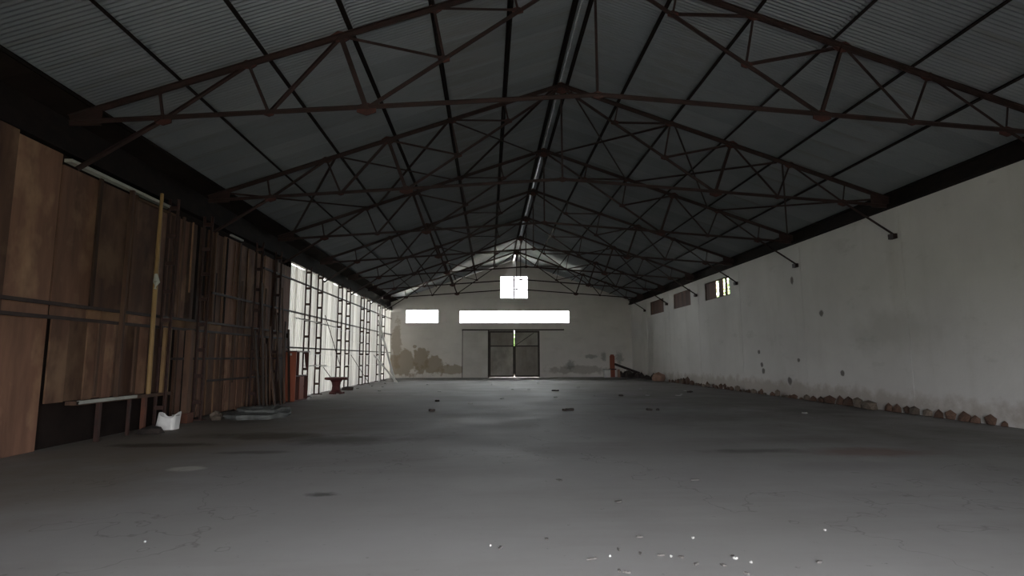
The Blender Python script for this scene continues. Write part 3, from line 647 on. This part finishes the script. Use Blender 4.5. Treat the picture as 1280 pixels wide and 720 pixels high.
# ------------------------------------------------------------------ litter on the floor
def litter(name, mat, spots, labels, cat, group, h):
    for i, (x, y, rx, ry) in enumerate(spots):
        tag(obj(name, slab(ringpoly(x, y, rx, ry, 9, 300 + i, .35, i * 1.3), .0, h, mat, i, h * .3), mat), labels[i] if i < len(labels) else labels[-1], cat, group)
litter('dark_clod', 'scrap', [(-1.63, 16.69, .09, .06), (-1.81, 20.28, .09, .07), (2.42, 16.6, .14, .07), (2.2, 16.5, .07, .05), (4.68, 16.41, .11, .07), (4.9, 16.35, .06, .05), (5.28, 22.49, .16, .10), (3.1, 26.0, .18, .1), (8.8, 24.5, .16, .1)],
       ['dark clod in the mid floor, nearest the left wall', 'dark clod behind the nearest-left clod', 'flat dark clod in the centre of the floor', 'small dark crumb beside the central clod', 'dark clod right of the floor centre', 'dark crumb beside the right-hand clod', 'dark clod far along the floor, right of the door', 'dark clod far along the floor below the door', 'dark clod near the right wall'], 'clod', 'dark clods on the floor', .05)
PS = []
rn = random.Random(31)
for px in ((1.95, 27.2), (2.6, 22.0), (1.2, 27.5), (4.6, 29.0), (4.3, 22.8), (8.3, 33.5), (7.3, 27.0), (6.4, 22.6), (7.9, 23.0), (7.6, 22.4), (8.9, 25.4), (8.6, 15.2), (-.6, 19.3), (.5, 21.5), (-2.2, 26), (.2, 33), (-5.1, 27.0), (-5.6, 30.5), (3.0, 34), (-3.5, 33)):
    PS.append((px[0], px[1], rn.uniform(.06, .14), rn.uniform(.04, .08)))
litter('paper_scrap', 'paper', PS, ['small white paper scrap lying on the far half of the floor'], 'paper', 'paper scraps on the far floor', .025)
LB = [(-6.95, 24.0, .06, .05), (-6.4, 24.5, .07, .05), (-6.9, 26.2, .05, .05), (-6.6, 29.0, .07, .05), (-6.3, 31.2, .08, .05), (-6.8, 33.0, .07, .06), (-6.2, 34.6, .08, .06), (-6.9, 22.6, .05, .05)]
litter('plaster_bit', 'paper', LB, ['pale plaster bit on the floor along the foot of the pale sheets'], 'plaster', 'plaster bits along the left wall', .04)
PN2 = [(1.9, 4.45, .018, .012), (1.42, 4.52, .010, .008), (1.98, 4.36, .012, .009), (1.75, 4.95, .014, .010), (.02, 4.85, .010, .008), (.95, 4.55, .010, .007), (-2.9, 5.1, .010, .008), (3.0, 5.1, .012, .010)]
litter('plaster_crumb', 'paper', PN2, ['tiny white crumb on the floor in the foreground'], 'crumb', 'white crumbs in the foreground', .012)
DN = [(1.35, 4.55, .03, .012), (1.2, 4.6, .028, .012), (1.5, 4.5, .026, .014), (1.55, 4.35, .03, .014), (1.75, 4.32, .03, .015), (.8, 4.5, .045, .012), (.95, 4.25, .025, .012), (1.0, 4.22, .03, .012), (1.9, 4.5, .026, .013), (1.85, 4.15, .03, .013), (2.5, 4.35, .03, .014), (1.05, 4.7, .022, .012), (1.3, 5.0, .025, .014), (.1, 4.8, .03, .014), (.5, 5.0, .025, .012), (1.4, 6.2, .06, .03), (.9, 7.3, .05, .03), (2.6, 7.2, .06, .03)]
litter('leaf_fleck', 'fleck', DN, ['small dark fleck scattered on the floor in the right foreground'], 'fleck', 'dark flecks in the foreground', .01)

# ------------------------------------------------------------------ greenery outside, seen through the gaps
def tree(x, y, h, rad, label, seed, n=2600):
    rn = random.Random(seed); e = empty('tree', (x, y, -.25), label, 'tree', 'trees outside the hall')
    obj('trunk', tube(bmesh.new(), [(x, y, -.25), (x + .1, y, h * .3), (x, y + .1, h * .7)], [.18, .14, .06], 8), 'bark', e)
    bm = bmesh.new()
    for _ in range(n):
        while True:
            p = Vector((rn.uniform(-1, 1), rn.uniform(-1, 1), rn.uniform(-1, 1)))
            if p.length < 1: break
        c = Vector((x + p.x * rad, y + p.y * rad, h * .62 + p.z * h * .38)); s = rn.uniform(.12, .26)
        u = Vector((rn.gauss(0, 1), rn.gauss(0, 1), rn.gauss(0, 1))).normalized(); w = u.orthogonal().normalized()
        bm.faces.new([bm.verts.new(c + q) for q in (u * s, w * s * .5, -u * s, -w * s * .5)])
    tag(obj('foliage', bm, 'leaf', e), kind='stuff')
tree(17.0, 38.5, 10.5, 3.4, 'leafy green tree outside the nearest boarded window', 1)
tree(20.5, 47.0, 11.5, 3.6, 'leafy green tree farther off outside the right wall', 2)
tree(2.6, 54, 4.0, 2.2, 'green bush outside, glimpsed through the gap of the double door', 3)
